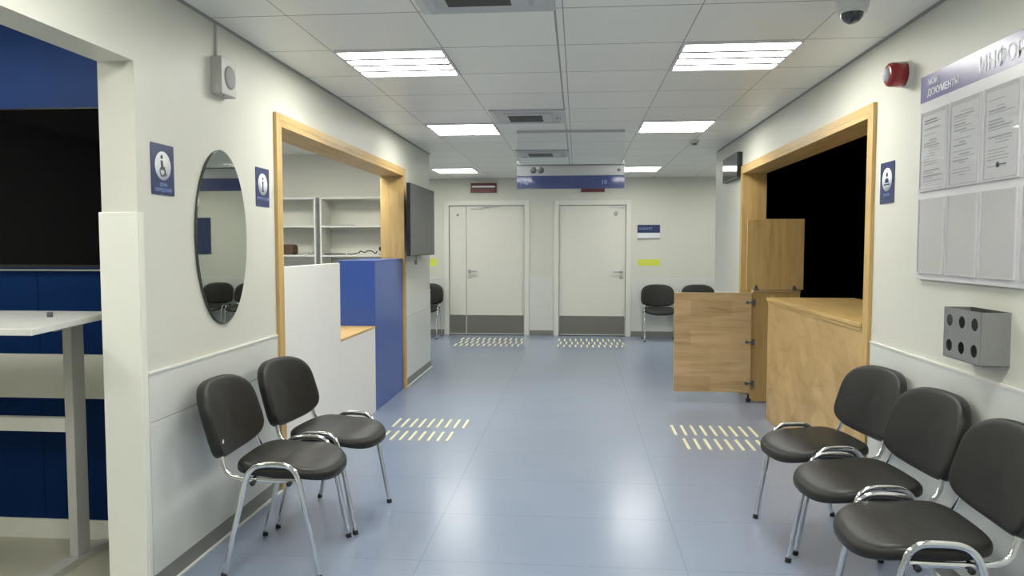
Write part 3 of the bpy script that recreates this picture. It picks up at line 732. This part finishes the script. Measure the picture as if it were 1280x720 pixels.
# ------------------------------------------------------------ tactile floor strips
def tactile(label, x0, n1, n2, off2, pitch, rows, w_=0.022):
    t = thing('tactile_floor_marking', label, 'floor marking', (x0, rows[0][0], 0), 0)
    for j, (a, b) in enumerate(rows):
        n = n1 if j % 2 == 0 else n2; o = 0 if j % 2 == 0 else off2
        for i in range(n):
            x = o+pitch*i
            MB().prism(roundrect(x-w_/2, x+w_/2, a-rows[0][0], b-rows[0][0], w_/2-0.001, 3), 0.0005, 0.006, 'z').build('strip', M['tactile'], t)
    return t
tactile('pale yellow tactile strips on the floor in front of the left counter', -1.455, 9, 8, 0.01, 0.0705, ((5.72, 6.01), (5.33, 5.60)), 0.020)
tactile('pale yellow tactile strips on the floor in front of the right counter', 0.755, 9, 8, 0.04, 0.0755, ((5.66, 5.97), (5.27, 5.56)), 0.020)
tactile('distant tactile strips on the floor before the double door', -1.76, 12, 12, 0.03, 0.083, ((11.15, 11.45), (10.80, 11.08), (10.50, 10.74)), 0.024)
tactile('distant tactile strips on the floor before the right door', -0.27, 12, 12, 0.03, 0.083, ((11.15, 11.45), (10.80, 11.08), (10.50, 10.74)), 0.024)

# ------------------------------------------------------------ chairs
def cushion(a, b, th, nf, nb, bulge_front, bulge_back, dome, seg=72, taper=0.0):
    """pad lying in xy; a = half depth (x), b = half width (y); nf, nb = squareness of the +x and -x ends"""
    prof = [(0.0, dome), (0.40, dome*0.9), (0.70, dome*0.62), (0.86, dome*0.25), (0.93, -0.001), (0.97, -0.006), (0.993, -th*0.30), (1.0, -th*0.55), (0.995, -th*0.85), (0.97, -th), (0.5, -th), (0.0, -th)]
    v = []; f = []
    for s_, z in prof:
        for k in range(seg):
            t = 2*PI*k/seg; c, s = math.cos(t), math.sin(t); n = nf if c > 0 else nb
            x = a*math.copysign(abs(c)**(2/n), c); y = b*math.copysign(abs(s)**(2/n), s)
            y *= 1.0+taper*x/a
            if x > 0: x += bulge_front*(1-(y/b)**2)*(x/a)
            else: x -= bulge_back*(1-(y/b)**2)*(-x/a)
            v.append(Vector((x*s_, y*s_, z)))
    for i in range(len(prof)-1):
        for k in range(seg): f.append((i*seg+k, i*seg+(k+1) % seg, (i+1)*seg+(k+1) % seg, (i+1)*seg+k))
    return v, f
def smooth_path(pts, n=6):
    """Catmull-Rom through the points"""
    P_ = [Vector(p) for p in pts]; P_ = [P_[0]*2-P_[1]]+P_+[P_[-1]*2-P_[-2]]; out = []
    for i in range(1, len(P_)-2):
        for k in range(n):
            t = k/n; a, b, c, d = P_[i-1], P_[i], P_[i+1], P_[i+2]
            out.append(0.5*((2*b)+(c-a)*t+(2*a-5*b+4*c-d)*t*t+(3*b-a-3*c+d)*t**3))
    out.append(P_[-2]); return out
def make_chair(label, group):
    t = thing('visitor_chair', label, 'chair', (0, 0, 0), 0, group)
    # seat
    v, f = cushion(0.198, 0.232, 0.044, 3.9, 4.2, 0.036, 0.008, 0.006)
    vv = []
    for p in v:
        x = p.x+0.018; z = p.z+0.484
        if x > 0.06: z -= 1.2*(x-0.06)**2
        if x < 0: z += 0.10*min(0.12, -x)
        vv.append((x, p.y, z))
    MB().add(vv, f, True).build('seat', M['leather'], t)
    # backrest
    v, f = cushion(0.162, 0.257, 0.050, 3.1, 5.0, 0.018, 0.012, 0.005, taper=-0.03)
    vv = []; th = math.radians(16)
    for p in v:
        u = p.x; d = p.z - 0.0 - 0.75*p.y*p.y*-1.0   # concave towards the sitter
        # local: u upwards, d towards front
        x = -0.278 + d*math.cos(th) - u*math.sin(th); z = 0.668 + u*math.cos(th) + d*math.sin(th)
        vv.append((x, p.y, z))
    bk = MB().add(vv, f, True).build('backrest', M['leather'], t)
    # side frames with two legs each
    for s in (-1, 1):
        y = s*0.235
        path = [(0.208, s*0.235, 0.010), (0.184, s*0.235, 0.14), (0.147, s*0.235, 0.34)]
        top = smooth_path([(0.128, y, 0.425), (0.112, y, 0.466), (0.080, y, 0.492), (0.040, y, 0.499), (-0.025, y, 0.498), (-0.065, y, 0.488), (-0.092, y, 0.462), (-0.110, y, 0.425)], 5)
        path2 = [(-0.137, s*0.235, 0.30), (-0.182, s*0.235, 0.12), (-0.208, s*0.235, 0.010)]
        fr = MB().tube(path+[tuple(p) for p in top]+path2, 0.0125, 0.0080, up=(0, 1, 0), seg=12).build('side_frame', M['chrome'], t)
        for x in (0.211, -0.211):
            MB().cyl((x, s*0.235, 0.0), (x*0.985, s*0.235, 0.020), 0.0135, 14).build('rubber_foot', M['rubber'], fr)
        # back support tube
        p = smooth_path([(0.120, s*0.222, 0.428), (-0.02, s*0.222, 0.428), (-0.105, s*0.220, 0.430), (-0.150, s*0.214, 0.433), (-0.195, s*0.205, 0.446), (-0.216, s*0.200, 0.478), (-0.232, s*0.195, 0.530), (-0.254, s*0.190, 0.60)], 5)
        MB().tube(p, 0.0115, 0.0080, up=(0, 1, 0), seg=12).build('back_support', M['chrome'], t)
        for x in (0.085, -0.075):
            MB().lathe([(0, 0.0), (0.011, 0.0), (0.011, 0.012), (0, 0.012)], (x, y-0.006, 0.418), 'y', 12).build('screw_cap', M['rubber'], t)
    MB().tube([(0.10, -0.222, 0.424), (0.10, 0.222, 0.424)], 0.009).build('cross_bar', M['chrome'], t)
    MB().tube([(-0.09, -0.222, 0.424), (-0.09, 0.222, 0.424)], 0.009).build('cross_bar', M['chrome'], t)
    MB().box(-0.08, 0.16, -0.17, 0.17, 0.430, 0.436).build('seat_board', M['black'], t)
    return t
LG, RG, BG = 'black chairs by the left wall', 'black chairs by the right wall', 'black chairs in the far hall'
proto = make_chair('black visitor chair by the left wall, nearer one with white tag on backrest', LG)
def place(x, y, deg, label, group, src=None):
    o = src or copy_tree(proto)
    o.location = (x, y, 0.0); o.rotation_euler = (0, 0, math.radians(deg)); tag(o, label, 'chair', group); return o
copies = [
    (-1.280, 3.812, -6.5, 'black visitor chair by the left wall, farther one before the oak frame', LG),
    (1.189, 3.758, 189, 'black visitor chair nearest the oak counter in the right row', RG),
    (1.190, 3.190, 184.5, 'middle black visitor chair of three on the right, below the metal box', RG),
    (1.172, 2.637, 178, 'black visitor chair cut by the right edge of the photo, nearest of three', RG),
    (1.245, 11.42, -90, 'black visitor chair against the back wall beside the right door', BG),
    (1.860, 11.42, -90, 'black visitor chair at the back wall mostly hidden behind the open gate', BG),
    (2.400, 11.42, -92, 'black visitor chair at the back wall seen only in the mirror', BG),
    (2.950, 11.42, -90, 'black visitor chair at the back wall under the dark blue poster, hidden from view', BG),
    (-2.385, 11.42, -90, 'black visitor chair at the back wall left of the double door', BG)]
for c in copies: place(*c)
place(-1.322, 3.275, 2, 'black visitor chair by the left wall, nearer one with white tag on backrest', LG, proto)
# care tag on the near left chair's backrest
MB().box(-0.006, 0.006, -0.0, 0.001, 0, 0.016).build('care_tag', M['signwhite'], proto, loc=(-0.201, -0.232, 0.590), rot=(0, 0, PI/2))

# ------------------------------------------------------------ camera, world, view
cam = bpy.data.cameras.new('camera'); co = bpy.data.objects.new('camera', cam); COL.objects.link(co)
cam.sensor_width = 36; cam.lens = 929/1280*36; cam.clip_start = 0.05
co.location = (0, 0, 1.44)
co.rotation_euler = (PI/2-math.radians(3.265), 0, math.radians(5.03))
scene.camera = co
wd = bpy.data.worlds.new('world'); scene.world = wd; wd.use_nodes = True
wd.node_tree.nodes['Background'].inputs[0].default_value = (0.02, 0.02, 0.02, 1)
wd.node_tree.nodes['Background'].inputs[1].default_value = 0.1
vs = scene.view_settings
vs.view_transform = 'Standard'; vs.look = 'None'; vs.gamma = 1.0; vs.use_curve_mapping = False; vs.exposure = 0.0
